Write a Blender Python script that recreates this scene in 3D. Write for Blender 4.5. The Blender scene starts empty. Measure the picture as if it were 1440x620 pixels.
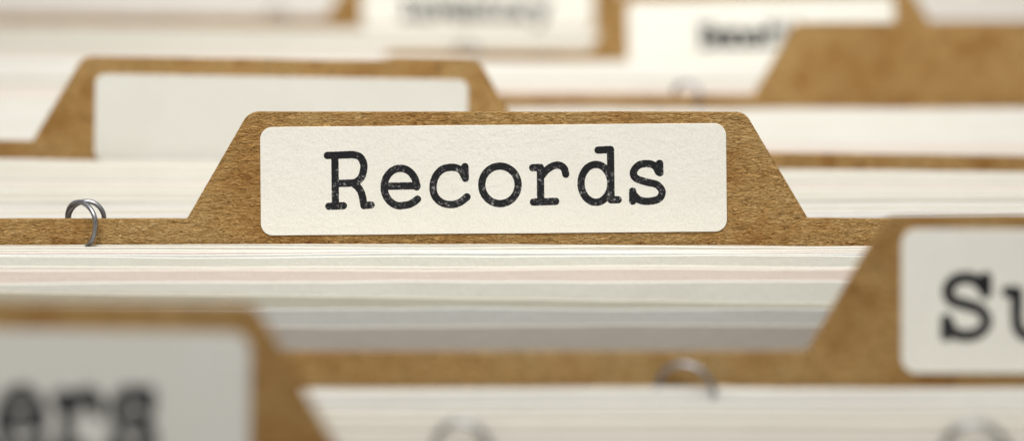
import bpy, bmesh, math, random
import numpy as np
from mathutils import Vector, noise

random.seed(7)
MM = 0.001
# ------------------------------------------------------------------ camera model
F = 2315.0            # focal length in pixels of a 1440 px wide frame
YH = -270.0           # row of the horizon
DA = 300.0            # distance to the Records tab, mm
HC = 305.0            # camera height above the drawer floor, mm

def X(px, d): return (px - 720.0) * d / F
def Z(py, d): return HC - (py - YH) * d / F

scene = bpy.context.scene
C = scene.collection
cam_d = bpy.data.cameras.new('camera'); cam = bpy.data.objects.new('camera', cam_d); C.objects.link(cam)
scene.camera = cam
cam.location = (0, 0, HC * MM); cam.rotation_euler = (math.radians(90), 0, 0)
cam_d.sensor_width = 36; cam_d.lens = F / 1440 * 36
cam_d.shift_y = -(310 - YH) / 1440.0
cam_d.clip_start = 0.01; cam_d.clip_end = 20
cam_d.dof.use_dof = True; cam_d.dof.focus_distance = (DA - 0.4) * MM
cam_d.dof.aperture_fstop = 6.0

# ------------------------------------------------------------------ materials
def mat(name):
    m = bpy.data.materials.new(name); m.use_nodes = True
    nt = m.node_tree; b = nt.nodes['Principled BSDF']
    return m, nt, b
def N(nt, t, **kw):
    n = nt.nodes.new(t)
    for k, v in kw.items(): setattr(n, k, v)
    return n
def coords(nt, rot=(0,0,0), scale=(1,1,1), src='Object', offs=True):
    tc = N(nt, 'ShaderNodeTexCoord'); mp = N(nt, 'ShaderNodeMapping')
    mp.inputs['Rotation'].default_value = rot; mp.inputs['Scale'].default_value = scale
    if offs:
        oi = N(nt, 'ShaderNodeObjectInfo'); mu = N(nt, 'ShaderNodeVectorMath', operation='ADD')
        nt.links.new(tc.outputs[src], mu.inputs[0]); nt.links.new(oi.outputs['Random'], mu.inputs[1])
        nt.links.new(mu.outputs[0], mp.inputs['Vector'])
    else:
        nt.links.new(tc.outputs[src], mp.inputs['Vector'])
    return mp
def tex(nt, vec, scale, detail=4, rough=.6, dist=0):
    n = N(nt, 'ShaderNodeTexNoise'); n.inputs['Scale'].default_value = scale
    n.inputs['Detail'].default_value = detail; n.inputs['Roughness'].default_value = rough
    n.inputs['Distortion'].default_value = dist
    nt.links.new(vec.outputs[0], n.inputs['Vector']); return n
def ramp(nt, fac, stops):
    r = N(nt, 'ShaderNodeValToRGB'); e = r.color_ramp.elements
    while len(e) < len(stops): e.new(.5)
    for el, (p, c) in zip(e, stops):
        el.position = p; el.color = (*c, 1) if len(c) == 3 else c
    nt.links.new(fac, r.inputs['Fac']); return r
def mixc(nt, fac, a, b, mode='MIX'):
    m = N(nt, 'ShaderNodeMix', data_type='RGBA', blend_type=mode)
    for s, v in ((m.inputs[0], fac), (m.inputs[6], a), (m.inputs[7], b)):
        if hasattr(v, 'links') or hasattr(v, 'is_linked'): nt.links.new(v, s)
        else: s.default_value = v if isinstance(v, float) else (*v, 1)
    return m.outputs[2]
def math_(nt, op, a, b):
    m = N(nt, 'ShaderNodeMath', operation=op)
    for s, v in zip(m.inputs, (a, b)):
        if hasattr(v, 'is_linked'): nt.links.new(v, s)
        else: s.default_value = v
    return m.outputs[0]

def kraft_material():
    m, nt, b = mat('kraft_board')
    # pressed fibres lying roughly along one diagonal
    v1 = coords(nt, (0, math.radians(-26), 0), (.42, 1, 1.2))
    v0 = coords(nt)
    v2 = coords(nt, (0, math.radians(38), 0), (.5, 1, 1.6))
    fib = tex(nt, v1, 2250, 4, .64, 1.3)
    fib2 = tex(nt, v2, 1150, 3, .55, .6)
    blot = tex(nt, v0, 110, 4, .62)
    big = tex(nt, v0, 28, 3, .5)
    pit = tex(nt, v1, 620, 3, .6, .5)
    base = ramp(nt, fib.outputs['Fac'], [(.29, (.19, .085, .018)), (.42, (.52, .285, .085)), (.56, (.68, .415, .15)), (.70, (.82, .56, .26))])
    tone = ramp(nt, blot.outputs['Fac'], [(.32, (.78, .66, .50)), (.5, (1, 1, 1)), (.68, (1.0, 1.06, 1.16))])
    c = mixc(nt, 1.0, base.outputs[0], tone.outputs[0], 'MULTIPLY')
    tone2 = ramp(nt, big.outputs['Fac'], [(.3, (.86, .79, .68)), (.5, (1, 1, 1)), (.7, (1.05, 1.09, 1.18))])
    c = mixc(nt, 1.0, c, tone2.outputs[0], 'MULTIPLY')
    pr = ramp(nt, pit.outputs['Fac'], [(.27, (1, 1, 1)), (.36, (0, 0, 0))])
    c = mixc(nt, math_(nt, 'MULTIPLY', pr.outputs[0], .55), c, (.10, .05, .015))
    fl = tex(nt, v0, 230, 2, .5)
    fr = ramp(nt, fl.outputs['Fac'], [(.235, (1, 1, 1)), (.29, (0, 0, 0))])
    c = mixc(nt, math_(nt, 'MULTIPLY', fr.outputs[0], .5), c, (.13, .075, .02))
    nt.links.new(c, b.inputs['Base Color'])
    b.inputs['Roughness'].default_value = .78
    b.inputs['Specular IOR Level'].default_value = .25
    h = math_(nt, 'ADD', fib.outputs['Fac'], math_(nt, 'MULTIPLY', fib2.outputs['Fac'], .6))
    h = math_(nt, 'ADD', h, math_(nt, 'MULTIPLY', pit.outputs['Fac'], .9))
    bp = N(nt, 'ShaderNodeBump'); bp.inputs['Strength'].default_value = 1.0; bp.inputs['Distance'].default_value = .0013
    nt.links.new(h, bp.inputs['Height']); nt.links.new(bp.outputs[0], b.inputs['Normal'])
    return m
def paper_material(name, col, grain=1.0, bump=.00006, rough=.75):
    m, nt, b = mat(name)
    v = coords(nt)
    g = tex(nt, v, 2600, 3, .6); l = tex(nt, v, 90, 3, .5); sp = tex(nt, v, 900, 2, .5)
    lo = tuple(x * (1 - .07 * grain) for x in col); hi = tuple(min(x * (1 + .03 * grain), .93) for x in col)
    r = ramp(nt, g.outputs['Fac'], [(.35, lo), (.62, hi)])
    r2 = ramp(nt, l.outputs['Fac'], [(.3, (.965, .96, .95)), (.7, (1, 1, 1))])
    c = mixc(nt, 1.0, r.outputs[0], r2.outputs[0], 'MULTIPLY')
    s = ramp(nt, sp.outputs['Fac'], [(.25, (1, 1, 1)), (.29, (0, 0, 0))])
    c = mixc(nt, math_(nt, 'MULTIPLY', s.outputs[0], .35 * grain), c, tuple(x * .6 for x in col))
    nt.links.new(c, b.inputs['Base Color'])
    b.inputs['Roughness'].default_value = rough; b.inputs['Specular IOR Level'].default_value = .3
    bp = N(nt, 'ShaderNodeBump'); bp.inputs['Strength'].default_value = .8; bp.inputs['Distance'].default_value = bump
    a = math_(nt, 'ADD', g.outputs['Fac'], math_(nt, 'MULTIPLY', sp.outputs['Fac'], 1.5))
    nt.links.new(a, bp.inputs['Height']); nt.links.new(bp.outputs[0], b.inputs['Normal'])
    return m
def ink_material():
    m, nt, b = mat('typewriter_ink')
    v = coords(nt, offs=False)
    w = tex(nt, v, 1900, 3, .7); w2 = tex(nt, v, 420, 3, .6)
    sx = N(nt, 'ShaderNodeSeparateXYZ'); nt.links.new(v.outputs[0], sx.inputs[0])
    # the ribbon printed thinner towards the foot of the letters
    mr = N(nt, 'ShaderNodeMapRange'); mr.inputs['From Min'].default_value = .0; mr.inputs['From Max'].default_value = .0055
    mr.inputs['To Min'].default_value = .085; mr.inputs['To Max'].default_value = -.015
    nt.links.new(sx.outputs['Z'], mr.inputs['Value'])
    f = math_(nt, 'ADD', w.outputs['Fac'], mr.outputs[0])
    f = math_(nt, 'ADD', f, math_(nt, 'MULTIPLY', math_(nt, 'SUBTRACT', w2.outputs['Fac'], .5), .35))
    r = ramp(nt, f, [(.60, (.012, .012, .015)), (.67, (.045, .045, .05)), (.78, (.34, .34, .32))])
    nt.links.new(r.outputs[0], b.inputs['Base Color']); b.inputs['Roughness'].default_value = .6
    b.inputs['Specular IOR Level'].default_value = .3
    return m
def metal_material():
    m, nt, b = mat('steel_wire')
    v = coords(nt); g = tex(nt, v, 900, 3, .5)
    r = ramp(nt, g.outputs['Fac'], [(.3, (.26, .26, .28)), (.7, (.42, .42, .44))])
    nt.links.new(r.outputs[0], b.inputs['Base Color'])
    b.inputs['Metallic'].default_value = 1; b.inputs['Roughness'].default_value = .42
    return m
KRAFT = kraft_material()
LABEL = paper_material('label_stock', (.88, .865, .79), .8, .00006)
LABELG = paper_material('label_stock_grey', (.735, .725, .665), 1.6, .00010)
INK = ink_material(); STEEL = metal_material()
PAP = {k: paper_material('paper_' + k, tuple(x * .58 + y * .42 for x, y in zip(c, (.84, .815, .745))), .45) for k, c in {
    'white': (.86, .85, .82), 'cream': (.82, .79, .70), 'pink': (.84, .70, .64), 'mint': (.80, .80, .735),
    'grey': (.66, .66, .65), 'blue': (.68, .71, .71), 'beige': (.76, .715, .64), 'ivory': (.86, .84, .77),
    'shaded': (.30, .255, .215), 'olive': (.44, .42, .31), 'halfshaded': (.44, .46, .45)}.items()}  # darkened papers carry shade in their colour; olive is also plain paper elsewhere

# ------------------------------------------------------------------ helpers
def tag(o, label=None, cat=None, group=None, kind=None):
    if label: o['label'] = label
    if cat: o['category'] = cat
    if group: o['group'] = group
    if kind: o['kind'] = kind
def link_mesh(name, me, m, parent=None):
    me.materials.append(m); o = bpy.data.objects.new(name, me); C.objects.link(o)
    if parent: o.parent = parent
    return o
def fillet(pts, radii, n=10):
    out = []; L = len(pts)
    for i, (p, r) in enumerate(zip(pts, radii)):
        p = Vector(p); a = Vector(pts[i - 1]); c = Vector(pts[(i + 1) % L])
        if r <= 0: out.append(p); continue
        u = (a - p).normalized(); w = (c - p).normalized()
        ang = u.angle(w); t = r / math.tan(ang / 2)
        s, e = p + u * t, p + w * t
        cen = p + (u + w).normalized() * (r / math.sin(ang / 2))
        a0 = math.atan2(*(s - cen).yx); a1 = math.atan2(*(e - cen).yx)
        da = (a1 - a0 + math.pi) % (2 * math.pi) - math.pi
        for k in range(n + 1):
            q = a0 + da * k / n; out.append(cen + Vector((math.cos(q), math.sin(q))) * r)
    return out
def densify(pts, step, jit, seed):
    out = []
    for i, p in enumerate(pts):
        q = pts[(i + 1) % len(pts)]; n = max(1, int((q - p).length / step))
        if (q - p).length > 60 * 3 and abs((q - p).x) < .1: n = 1
        for k in range(n):
            v = p.lerp(q, k / n)
            if jit:
                v = v + Vector((noise.noise(Vector((v.x * 2.1, v.y * 2.1, seed))), noise.noise(Vector((v.x * 2.1, v.y * 2.1, seed + 9))))) * jit
                v = v + Vector((0, noise.noise(Vector((v.x * .06, 0, seed + 4))))) * jit * 4
            out.append(v)
    return out
def plate(name, pts, y0, y1, m, parent, bev=0):
    """outline (x, z) in mm given a thickness from y0 (front) to y1"""
    bm = bmesh.new()
    f = [bm.verts.new((p[0] * MM, y0 * MM, p[1] * MM)) for p in pts]
    b = [bm.verts.new((p[0] * MM, y1 * MM, p[1] * MM)) for p in pts]
    bm.faces.new(f); bm.faces.new(b[::-1]); n = len(pts)
    for i in range(n):
        j = (i + 1) % n; bm.faces.new((f[j], f[i], b[i], b[j]))
    bmesh.ops.recalc_face_normals(bm, faces=bm.faces)
    me = bpy.data.meshes.new(name); bm.to_mesh(me); bm.free()
    o = link_mesh(name, me, m, parent)
    if bev:
        md = o.modifiers.new('bevel', 'BEVEL'); md.width = bev * MM; md.segments = 2; md.limit_method = 'ANGLE'; md.angle_limit = math.radians(50)
    return o

# ------------------------------------------------------------------ typewriter letters
# strokes are centre lines in pixels of the photo enlarged 5.166 times
def norm(strokes, ox, by):
    return [(k, [((x - ox) / 5.166, (by - y) / 5.166) for x, y in p]) for k, p in strokes]
def ell(cx, cy, a, b, t0=0, t1=360, n=48):
    return [(cx + a * math.cos(math.radians(t0 + (t1 - t0) * i / n)), cy - b * math.sin(math.radians(t0 + (t1 - t0) * i / n))) for i in range(n + 1)]
G = {}
G['R'] = norm([('L', [(106, 147), (270, 143)]), ('C', [(240, 144), (290, 143), (340, 158), (366, 200), (369, 245), (352, 305), (310, 342), (250, 349), (160, 350)]),
    ('L', [(160, 147), (161, 515)]), ('L', [(113, 515), (219, 512)]), ('C', [(290, 348), (330, 385), (355, 435), (368, 512)]), ('L', [(370, 511), (420, 508)])], 92, 538)
G['e'] = norm([('L', ell(634, 377, 118, 136, 0, 268)), ('C', [(628, 513), (690, 505), (728, 488), (757, 466)]), ('L', [(516, 371), (752, 368)]), ('L', [(752, 370), (755, 371)])], 490, 535)
G['c'] = norm([('C', [(1100, 300), (1078, 260), (1045, 240), (1000, 234), (940, 248), (893, 295), (871, 370), (884, 440), (932, 488), (1000, 504), (1062, 490), (1117, 449)]),
    ('L', [(1104, 230), (1106, 315)])], 845, 532)
G['o'] = norm([('L', ell(117, 361, 132, 136, 0, 360))], -38, 520)
G['r'] = norm([('L', [(356, 236), (412, 234)]), ('L', [(412, 234), (412, 485)]), ('L', [(360, 485), (521, 481)]), ('C', [(424, 292), (455, 255), (500, 226), (545, 219), (582, 240), (596, 285)])], 333, 506)
G['d'] = norm([('L', ell(814, 350, 108, 137, 0, 360)), ('L', [(922, 106), (923, 470)]), ('L', [(832, 109), (922, 106)]), ('L', [(923, 470), (974, 470)])], 680, 498)
G['s'] = norm([('C', [(1270, 268), (1240, 222), (1185, 207), (1125, 219), (1087, 266), (1105, 312), (1180, 340), (1256, 360), (1294, 410), (1270, 462), (1195, 480), (1125, 468), (1084, 425)]),
    ('L', [(1278, 206), (1279, 274)]), ('L', [(1080, 405), (1080, 478)])], 1054, 503)
# the remaining letters, straight in letter units (x-height about 62)
def g2(*st): return list(st)
G['S'] = g2(('C', [(53, 58), (44, 70), (30, 74), (16, 70), (9, 59), (14, 47), (30, 42), (47, 36), (55, 22), (46, 9), (31, 5), (15, 9), (8, 22)]), ('L', [(54, 74), (54, 56)]), ('L', [(7, 24), (7, 5)]))
G['u'] = g2(('L', [(5, 57), (16, 57)]), ('C', [(16, 57), (16, 22), (22, 8), (35, 5), (50, 16)]), ('L', [(50, 57), (50, 5)]), ('L', [(40, 57), (50, 57)]), ('L', [(50, 5), (62, 5)]))
G['p'] = g2(('L', ell(36, -31, 22, 26, 0, 360)), ('L', [(13, 57), (13, -20)]), ('L', [(3, 57), (13, 57)]), ('L', [(4, -20), (24, -20)]))
G['t'] = g2(('C', [(20, 76), (20, 40), (21, 14), (34, 5), (52, 10)]), ('L', [(6, 57), (48, 57)]))
G['I'] = g2(('L', [(12, 74), (48, 74)]), ('L', [(30, 74), (30, 5)]), ('L', [(12, 5), (48, 5)]))
G['n'] = g2(('L', [(4, 57), (14, 57)]), ('L', [(14, 57), (14, 5)]), ('L', [(4, 5), (24, 5)]), ('C', [(14, 42), (28, 56), (42, 54), (48, 40), (48, 5)]), ('L', [(40, 5), (58, 5)]))
G['v'] = g2(('L', [(3, 57), (22, 57)]), ('L', [(12, 57), (31, 6)]), ('L', [(31, 6), (50, 57)]), ('L', [(40, 57), (59, 57)]))
G['y'] = g2(('L', [(3, 57), (22, 57)]), ('L', [(12, 57), (31, 8)]), ('L', [(50, 57), (24, -19)]), ('L', [(40, 57), (59, 57)]), ('L', [(6, -19), (26, -19)]))
G['B'] = g2(('L', [(5, 74), (36, 74)]), ('L', [(5, 5), (38, 5)]), ('L', [(14, 74), (14, 5)]), ('L', [(14, 41), (36, 41)]), ('C', [(36, 74), (49, 68), (49, 48), (36, 41)]), ('C', [(36, 41), (54, 34), (54, 12), (38, 5)]))
G['f'] = g2(('C', [(24, 5), (24, 60), (32, 74), (50, 72)]), ('L', [(8, 50), (46, 50)]), ('L', [(10, 5), (40, 5)]))
G['i'] = g2(('L', [(12, 57), (30, 57)]), ('L', [(30, 57), (30, 5)]), ('L', [(10, 5), (50, 5)]), ('L', [(29, 75), (31, 75)]))
G['O'] = g2(('L', ell(30, -40, 24, 35, 0, 360)))

def catmull(p, n=14):
    p = [(2 * p[0][0] - p[1][0], 2 * p[0][1] - p[1][1])] + list(p) + [(2 * p[-1][0] - p[-2][0], 2 * p[-1][1] - p[-2][1])]
    o = []
    for i in range(1, len(p) - 2):
        a, b, c, d = (np.array(q) for q in p[i - 1:i + 3])
        for k in range(n):
            t = k / n
            o.append(tuple(.5 * ((2 * b) + (c - a) * t + (2 * a - 5 * b + 4 * c - d) * t * t + (3 * b - a - 3 * c + d) * t ** 3)))
    o.append(tuple(p[-2])); return o
def glyph_polys(ch, step, hw=4.85):
    """fill the stroked letter by marching squares on its distance field"""
    segs = []
    for k, p in G[ch]:
        q = catmull(p) if k == 'C' else p
        segs += list(zip(q[:-1], q[1:]))
    A = np.array([s[0] for s in segs]); B = np.array([s[1] for s in segs])
    lo = np.minimum(A.min(0), B.min(0)) - hw - 2; hi = np.maximum(A.max(0), B.max(0)) + hw + 2
    xs = np.arange(lo[0], hi[0] + step, step); ys = np.arange(lo[1], hi[1] + step, step)
    gx, gy = np.meshgrid(xs, ys, indexing='ij')
    D = np.full(gx.shape, 1e9)
    for a, b in zip(A, B):
        d = b - a; L = max((d * d).sum(), 1e-9)
        t = np.clip(((gx - a[0]) * d[0] + (gy - a[1]) * d[1]) / L, 0, 1)
        dd = np.hypot(gx - a[0] - t * d[0], gy - a[1] - t * d[1])
        D = np.minimum(D, dd)
    D -= hw
    D += .22 * np.sin(gx * 1.9 + 1.3 * np.sin(gy * 1.1)) * np.sin(gy * 1.7 + 1.1 * np.sin(gx * .9))
    verts = []; vid = {}; faces = []
    def V(key, p):
        if key not in vid: vid[key] = len(verts); verts.append(p)
        return vid[key]
    nx, ny = D.shape
    ins = D < 0
    for i in range(nx - 1):
        for j in range(ny - 1):
            cs = ((i, j), (i + 1, j), (i + 1, j + 1), (i, j + 1))
            s = [ins[c] for c in cs]
            if not any(s): continue
            poly = []
            for k in range(4):
                a, b = cs[k], cs[(k + 1) % 4]
                if s[k]: poly.append(V(a, (xs[a[0]], ys[a[1]])))
                if s[k] != s[(k + 1) % 4]:
                    t = D[a] / (D[a] - D[b]); e = tuple(sorted((a, b)))
                    poly.append(V(e, (xs[a[0]] + t * (xs[b[0]] - xs[a[0]]), ys[a[1]] + t * (ys[b[1]] - ys[a[1]]))))
            if len(poly) > 2: faces.append(poly)
    return verts, faces
def lettering(text, places, scale, step, y, parent, name='lettering', hw=5.15, ysc=1.0):
    """places: (x mm, z mm) of each letter's lower left corner; scale: mm per letter unit"""
    V = []; Fc = []
    for ch, (x, z) in zip(text, places):
        v, f = glyph_polys(ch, step, hw); o = len(V)
        V += [((x + a * scale) * MM, y * MM, (z + b * scale * ysc) * MM) for a, b in v]
        Fc += [[o + i for i in p] for p in f]
    me = bpy.data.meshes.new(name); me.from_pydata(V, [], Fc); me.update()
    bm = bmesh.new(); bm.from_mesh(me)
    for f in bm.faces:
        if f.normal.y > 0: f.normal_flip()
    bm.to_mesh(me); bm.free()
    return link_mesh(name, me, INK, parent)

# ------------------------------------------------------------------ folders
U = DA / F     # mm per photo pixel at the Records tab
def folder(s, edge_y, cx, xl, xr, label, roll=0, lab=None, seed=1, tilt=0, labmat=None):
    """s: size against the Records folder; edge_y, cx: where the middle of the tab's foot is seen; xl, xr: ends of the panel in px"""
    d = DA / s
    x0, z0 = X(cx, d), Z(edge_y, d)
    root = bpy.data.objects.new('file_folder', None); C.objects.link(root)
    root.empty_display_size = .02
    root.location = ((x0 - z0 * math.sin(math.radians(roll))) * MM, d * MM, 0)
    root.rotation_euler = (0, math.radians(roll), 0)
    tag(root, label, 'folder', 'kraft file folders standing in the drawer')
    L, R = X(xl, d) - x0, X(xr, d) - x0
    h = z0
    pts = [(L, 1.0), (R, 1.0), (R, h), (437 * U, h), (348.5 * U, h + 150 * U), (-350 * U, h + 150 * U), (-437 * U, h), (L, h)]
    rad = [0, 0, 3, .5, 22 * U, 24 * U, .5, 3]
    o = plate('panel', densify(fillet(pts, rad), .6, .035, seed), 0, .75, KRAFT, root, .09)
    if lab:
        lx, lz, w, hh, ang = lab      # px units at the Records scale, centre of label
        r = 17 * U; w *= U; hh *= U
        rect = fillet([(-w / 2, -hh / 2), (w / 2, -hh / 2), (w / 2, hh / 2), (-w / 2, hh / 2)], [r] * 4, 12)
        lo = plate('label', densify(rect, 1.5, .012, seed + 3), -.20, -.015, labmat or LABEL, root, .05)
        lo.location = (lx * U * MM, 0, (h + lz * U) * MM); lo.rotation_euler = (0, math.radians(ang), 0)
        return root, lo, d
    return root, None, d

# Records (in focus)
fa, la, dA = folder(1, 308, 699.5, -560, 2000, 'sharp kraft folder with the ivory label reading Records in typewriter letters', 0, (-5.5, 56, 655, 152, -.5), 11)
cxl, cyl = 694.0, 252.0
pl = []
a5 = [('R', 92, 538, 0), ('e', 490, 535, 0), ('c', 845, 532, 0), ('o', -38, 520, 1), ('r', 333, 506, 1), ('d', 680, 498, 1), ('s', 1054, 503, 1)]
for ch, ox, by, c in a5:
    px = (680 if c else 440) + ox / 5.166; py = 190 + by / 5.166
    dx, dy = px - cxl, cyl - py
    a = math.radians(-.5)   # into the label's own frame
    pl.append(((dx * math.cos(a) - dy * math.sin(a) * -1) * U, (dy * math.cos(a) + dx * math.sin(a)) * U))
lettering('Records', pl, U, .5, -.215, la)

# blank grey label, behind left
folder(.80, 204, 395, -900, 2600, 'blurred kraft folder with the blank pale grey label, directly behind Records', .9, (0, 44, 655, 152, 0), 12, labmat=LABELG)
# plain tab at the right
folder(.67, 133, 1353, 330, 2900, 'kraft folder with a wide plain tab and no label at upper right', 0, None, 13)
# Benefits
fd, ld, dD = folder(.573, 72, 1081, 540, 3000, 'blurred kraft folder with the white label beginning Bene at the top right', 0, (-19, 47, 655, 160, -1.4), 14)
sc = U * .72
lettering('Benefits', [(-20.0 + i * 5.0, -4.7) for i in range(8)], sc, 1.5, -.24, ld, hw=9)
# Inventory
fe, le, dE = folder(.498, 27, 676, -1500, 3000, 'farthest kraft folder with the blurred white label reading Inventory at the top edge', .4, (-8, 49, 655, 152, 0), 15)
lettering('Inventory', [(-28.9 + i * 6.15, -6.7) for i in range(9)], U * .78, 1.5, -.24, le, hw=9)
# Su...
ff, lf, dF = folder(1.265, 495, 1688, -300, 2400, 'near kraft folder with the blurred ivory label starting Su at the right', 0, (-5, 57, 655, 160, 0), 16)
lettering('Support', [(X(1325, dF) - X(1688, dF) + .35 + i * 9.05, -5.5) for i in range(7)], U * .93, 1.2, -.24, lf, hw=7.2)
# ...ers
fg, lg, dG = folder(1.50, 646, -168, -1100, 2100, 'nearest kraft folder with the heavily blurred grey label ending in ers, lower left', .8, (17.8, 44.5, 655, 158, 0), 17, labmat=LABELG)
lettering('Orders', [((-4 + 80 * (i - 3) + 168 - 17.8 * 1.5) / (1.5 / U), -4.9) for i in range(6)], U * .80, 1.2, -.24, lg, hw=8.8, ysc=1.27)

# ------------------------------------------------------------------ sheets of paper
CN = {'white': 'white', 'cream': 'cream', 'pink': 'pale pink', 'mint': 'pale green', 'grey': 'light grey', 'blue': 'bluish grey',
      'beige': 'beige', 'ivory': 'ivory', 'shaded': 'shaded', 'olive': 'olive grey', 'halfshaded': 'slate grey'}
ORD = ['first', 'second', 'third', 'fourth', 'fifth', 'sixth', 'seventh', 'eighth', 'ninth', 'tenth', 'eleventh', 'twelfth', 'thirteenth',
       'fourteenth', 'fifteenth', 'sixteenth', 'seventeenth', 'eighteenth', 'nineteenth', 'twentieth', 'twenty-first', 'twenty-second', 'twenty-third', 'twenty-fourth']
def sheet(yl, yr, d, col, label, group, seed, wx=(-1, 1), thick=.22):
    """a sheet whose top edge is seen at row yl at the left of the frame and yr at the right"""
    rnd = random.Random(seed)
    W = 720 * d / F * 1.32 + 12
    xa, xb = -W * (1 + rnd.uniform(-.04, .1)), W * (1 + rnd.uniform(-.04, .1))
    n = 72; V = []
    zl, zr = Z(yl, d), Z(yr, d); xe = 720 * d / F
    ph = rnd.uniform(0, 50)
    for i in range(n + 1):
        x = xa + (xb - xa) * i / n
        z = zl + (zr - zl) * (x + xe) / (2 * xe) + .32 * noise.noise(Vector((x * .026, ph, 0))) + .09 * noise.noise(Vector((x * .09, ph, 5))) + .03 * noise.noise(Vector((x * .3, ph, 3)))
        dy = .5 * noise.noise(Vector((x * .018, ph + 20, 0)))
        for (yy, zz) in ((dy, z), (dy * .6, z - 12), (0, 1.0), (thick, 1.0), (dy * .6 + thick, z - 12), (dy + thick, z)):
            V.append((x * MM, yy * MM, zz * MM))
    Fc = []
    for i in range(n):
        for k in range(6):
            a = i * 6 + k; b = i * 6 + (k + 1) % 6
            Fc.append((a, b, b + 6, a + 6))
    Fc.append(tuple(range(6))[::-1]); Fc.append(tuple(n * 6 + k for k in range(6)))
    me = bpy.data.meshes.new('paper_sheet'); me.from_pydata(V, [], Fc); me.update()
    bm = bmesh.new(); bm.from_mesh(me); bmesh.ops.recalc_face_normals(bm, faces=bm.faces); bm.to_mesh(me); bm.free()
    o = link_mesh('paper_sheet', me, PAP[col])
    o.location = (0, d * MM, 0)
    tag(o, label, 'paper', group)
    return o
def bundle(rows, zp, where, group, seed, dmin, dmax):
    """rows: (yl, yr, colour, extra depth). zp: mm the tops lie under the camera"""
    last = dmax; prev = None
    for i, r in enumerate(rows):
        yl, yr, col = r[:3]; ex = r[3] if len(r) > 3 else 0
        y = (yl + yr) / 2
        d = zp * F / (y - YH) + ex
        d = min(d, last - .45); d = max(d, dmin + (len(rows) - i) * .4)
        last = d
        tk = min(.62, max(.2, (prev - d) * .62)) if prev else .2
        prev = d
        sheet(yl, yr, d, col, f'{CN[col]} sheet, {ORD[i]} counting forward from {where}', group, seed + i, thick=tk)
# in front of Records: the sharp ones, near-folder shade painted into the last three
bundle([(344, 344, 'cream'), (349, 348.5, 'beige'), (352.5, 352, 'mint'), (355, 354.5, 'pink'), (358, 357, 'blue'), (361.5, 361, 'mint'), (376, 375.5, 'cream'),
        (381, 380, 'pink'), (399, 394.5, 'mint'), (411, 431, 'olive', 5), (435, 434, 'halfshaded', 6), (460, 457, 'shaded', 8)],
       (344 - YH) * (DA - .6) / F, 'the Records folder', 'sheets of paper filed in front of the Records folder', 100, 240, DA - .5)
# behind Records, in front of the grey label
bundle([(224, 242, 'ivory'), (232, 247, 'cream'), (245, 255, 'mint'), (257, 263, 'pink'), (261, 267, 'ivory'), (270, 272, 'cream'), (281, 277, 'mint'),
        (285, 281, 'olive'), (288, 285, 'white'), (297, 290, 'cream'), (303, 296, 'white'), (312, 301, 'white')],
       (229 - YH) * (DA / .8) / F, 'the folder with the blank grey label', 'sheets of paper filed behind the Records folder', 200, 303, DA / .8 - 2.2)
# in front of the plain tab folder
bundle([(153, 153, 'white'), (159, 159, 'ivory'), (166, 166, 'white'), (172, 173, 'mint'), (179, 179, 'ivory'), (188, 188, 'white'), (197, 197, 'ivory'), (206, 206, 'pink'), (214, 214, 'ivory')],
       (150 - YH) * (DA / .67) / F, 'the folder with the plain tab', 'sheets of paper filed in front of the plain tab folder', 300, 385, DA / .67 - .5)
bundle([(84, 88, 'ivory'), (92, 96, 'white'), (104, 106, 'ivory'), (114, 114, 'olive'), (119, 119, 'white'), (125, 124, 'pink'), (136, 133, 'ivory'), (144, 142, 'mint')],
       (83 - YH) * (DA / .573) / F, 'the folder whose label begins Bene', 'sheets of paper filed in front of the Bene folder', 400, 452, DA / .573 - .5)
bundle([(36, 52, 'ivory'), (42, 56, 'cream'), (50, 60, 'mint'), (57, 65, 'olive'), (67, 70, 'pink'), (75, 76, 'beige')],
       (43 - YH) * (DA / .498) / F, 'the Inventory folder', 'sheets of paper filed in front of the Inventory folder', 500, 530, DA / .498 - 3.5)
bundle([(-60, -60, 'ivory'), (-48, -48, 'white'), (-36, -36, 'pink'), (-26, -26, 'ivory'), (-17, -17, 'white'), (-8, -8, 'cream'), (-1, -1, 'ivory'), (5, 6, 'pink'), (11, 12, 'white')],
       (20 - YH) * (DA / .498) / F + 2, 'the back of the drawer', 'sheets of paper filed at the very back', 600, DA / .498 + 3, 900)
# in front of Su...
bundle([(545, 545, 'cream'), (553, 552, 'white'), (562, 563, 'grey'), (574, 573, 'ivory'), (588, 590, 'cream'), (604, 603, 'beige'), (622, 624, 'ivory'), (642, 640, 'cream'), (664, 664, 'white')],
       (545 - YH) * (dF) / F, 'the folder starting Su', 'sheets of paper filed in front of the Su folder', 700, dG + 1, dF - .6)

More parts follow.
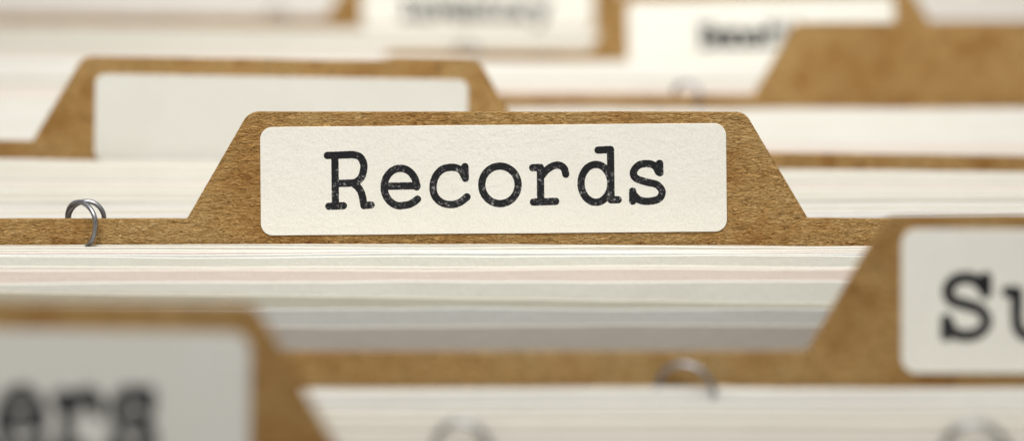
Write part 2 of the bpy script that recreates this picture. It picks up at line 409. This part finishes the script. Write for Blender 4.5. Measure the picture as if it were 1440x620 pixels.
# ------------------------------------------------------------------ wire rings
def tube(bm, pts, r, seg=12):
    rings = []; n = len(pts)
    up = Vector((0, 0, 1)); prev = None
    for i, p in enumerate(pts):
        t = (pts[min(i + 1, n - 1)] - pts[max(i - 1, 0)]).normalized()
        if prev is None:
            u = t.orthogonal().normalized()
        else:
            u = (prev - t * prev.dot(t)).normalized()
        prev = u; w = t.cross(u)
        rings.append([bm.verts.new(p + (u * math.cos(a) + w * math.sin(a)) * r) for a in [2 * math.pi * k / seg for k in range(seg)]])
    for a, b in zip(rings[:-1], rings[1:]):
        for k in range(seg): bm.faces.new((a[k], a[(k + 1) % seg], b[(k + 1) % seg], b[k]))
    bm.faces.new(rings[0][::-1]); bm.faces.new(rings[-1])
def ring(px, top, w, d, label, legs=(8.0, 6.0), wire=.43, y0=.4, single=False, ny=2.6):
    """px: middle, top: row of the crown, w: width in px as seen"""
    R = w / 2 * d / F
    bm = bmesh.new()
    def loop(dx, dy, hz, back_only):
        P = []
        for k in range(-16, 41):
            t = math.pi - math.pi * k / 24
            x = R * math.cos(t) * (1 if t > 0 else 1)
            z = R * .98 * math.sin(t) * (1.0 if math.sin(t) > 0 else 1.55)
            y = -ny * math.cos(t)            # left side behind, right side in front
            if back_only: y = ny * .35 + .9
            P.append(Vector(((x + dx) * MM, (y + dy) * MM, (z + hz) * MM)))
        tube(bm, P, wire * MM)
    loop(0, 0, 0, False)
    if not single: loop(R * .13, .2, -.3, True)
    bmesh.ops.recalc_face_normals(bm, faces=bm.faces)
    me = bpy.data.meshes.new('wire_ring'); bm.to_mesh(me); bm.free()
    for p in me.polygons: p.use_smooth = True
    o = link_mesh('wire_ring', me, STEEL)
    o.location = (X(px, d) * MM, (d + y0) * MM, (Z(top, d) - R * .98 - wire) * MM)
    tag(o, label, 'wire ring', 'double wire rings hooked through the files')
    return o
ring(113.5, 282, 50, DA, 'sharp steel double wire ring hooked over the edge of the Records folder')
ring(962, 501, 76, dF, 'blurred steel wire ring on the near kraft folder left of the Su label', y0=-2.2, ny=1.4, wire=.40, single=True)
ring(966, 114, 34, DA / .67, 'small blurred wire ring on the folder edge left of the plain tab')
ring(655, 57, 32, DA / .573, 'faint wire ring on the folder edge below the Inventory label')
ring(388, 12, 28, DA / .498, 'faintest wire ring on the far folder edge at the upper left')
ring(650, 590, 78, 215.5, 'blurred wire ring rising from the papers at the bottom centre', ny=.8, wire=.46, single=True)
ring(1374, 592, 88, 215.5, 'blurred wire ring rising from the papers at the bottom right corner', ny=.8, wire=.46, single=True)

# ------------------------------------------------------------------ drawer floor
bm = bmesh.new(); bmesh.ops.create_grid(bm, x_segments=2, y_segments=2, size=1.2)
me = bpy.data.meshes.new('floor'); bm.to_mesh(me); bm.free()
fl = link_mesh('floor', me, paper_material('drawer_floor', (.30, .28, .25), .5)); fl.location = (0, .4, 0); fl['kind'] = 'structure'

# ------------------------------------------------------------------ light
def area(name, loc, target, size, size_y, power, col):
    l = bpy.data.lights.new(name, 'AREA'); l.shape = 'RECTANGLE'; l.size = size; l.size_y = size_y; l.energy = power; l.color = col
    o = bpy.data.objects.new(name, l); C.objects.link(o); o.location = loc
    o.rotation_euler = (Vector(target) - Vector(loc)).to_track_quat('-Z', 'Y').to_euler()
    return o
area('key_lamp', (-.10, .035, .65), (0, .30, .22), .18, .14, 2.25, (1, .99, .965))
bl = area('back_lamp', (.05, .16, .80), (.02, .60, .23), .25, .2, .75, (1, .985, .955)); bl.data.spread = math.radians(70)
w = bpy.data.worlds.new('World'); scene.world = w; w.use_nodes = True
w.node_tree.nodes['Background'].inputs[0].default_value = (1, .985, .96, 1)
w.node_tree.nodes['Background'].inputs[1].default_value = .32
scene.view_settings.view_transform = 'Standard'; scene.view_settings.look = 'None'
scene.view_settings.exposure = 0; scene.view_settings.gamma = 1
scene.cycles.use_denoising = True
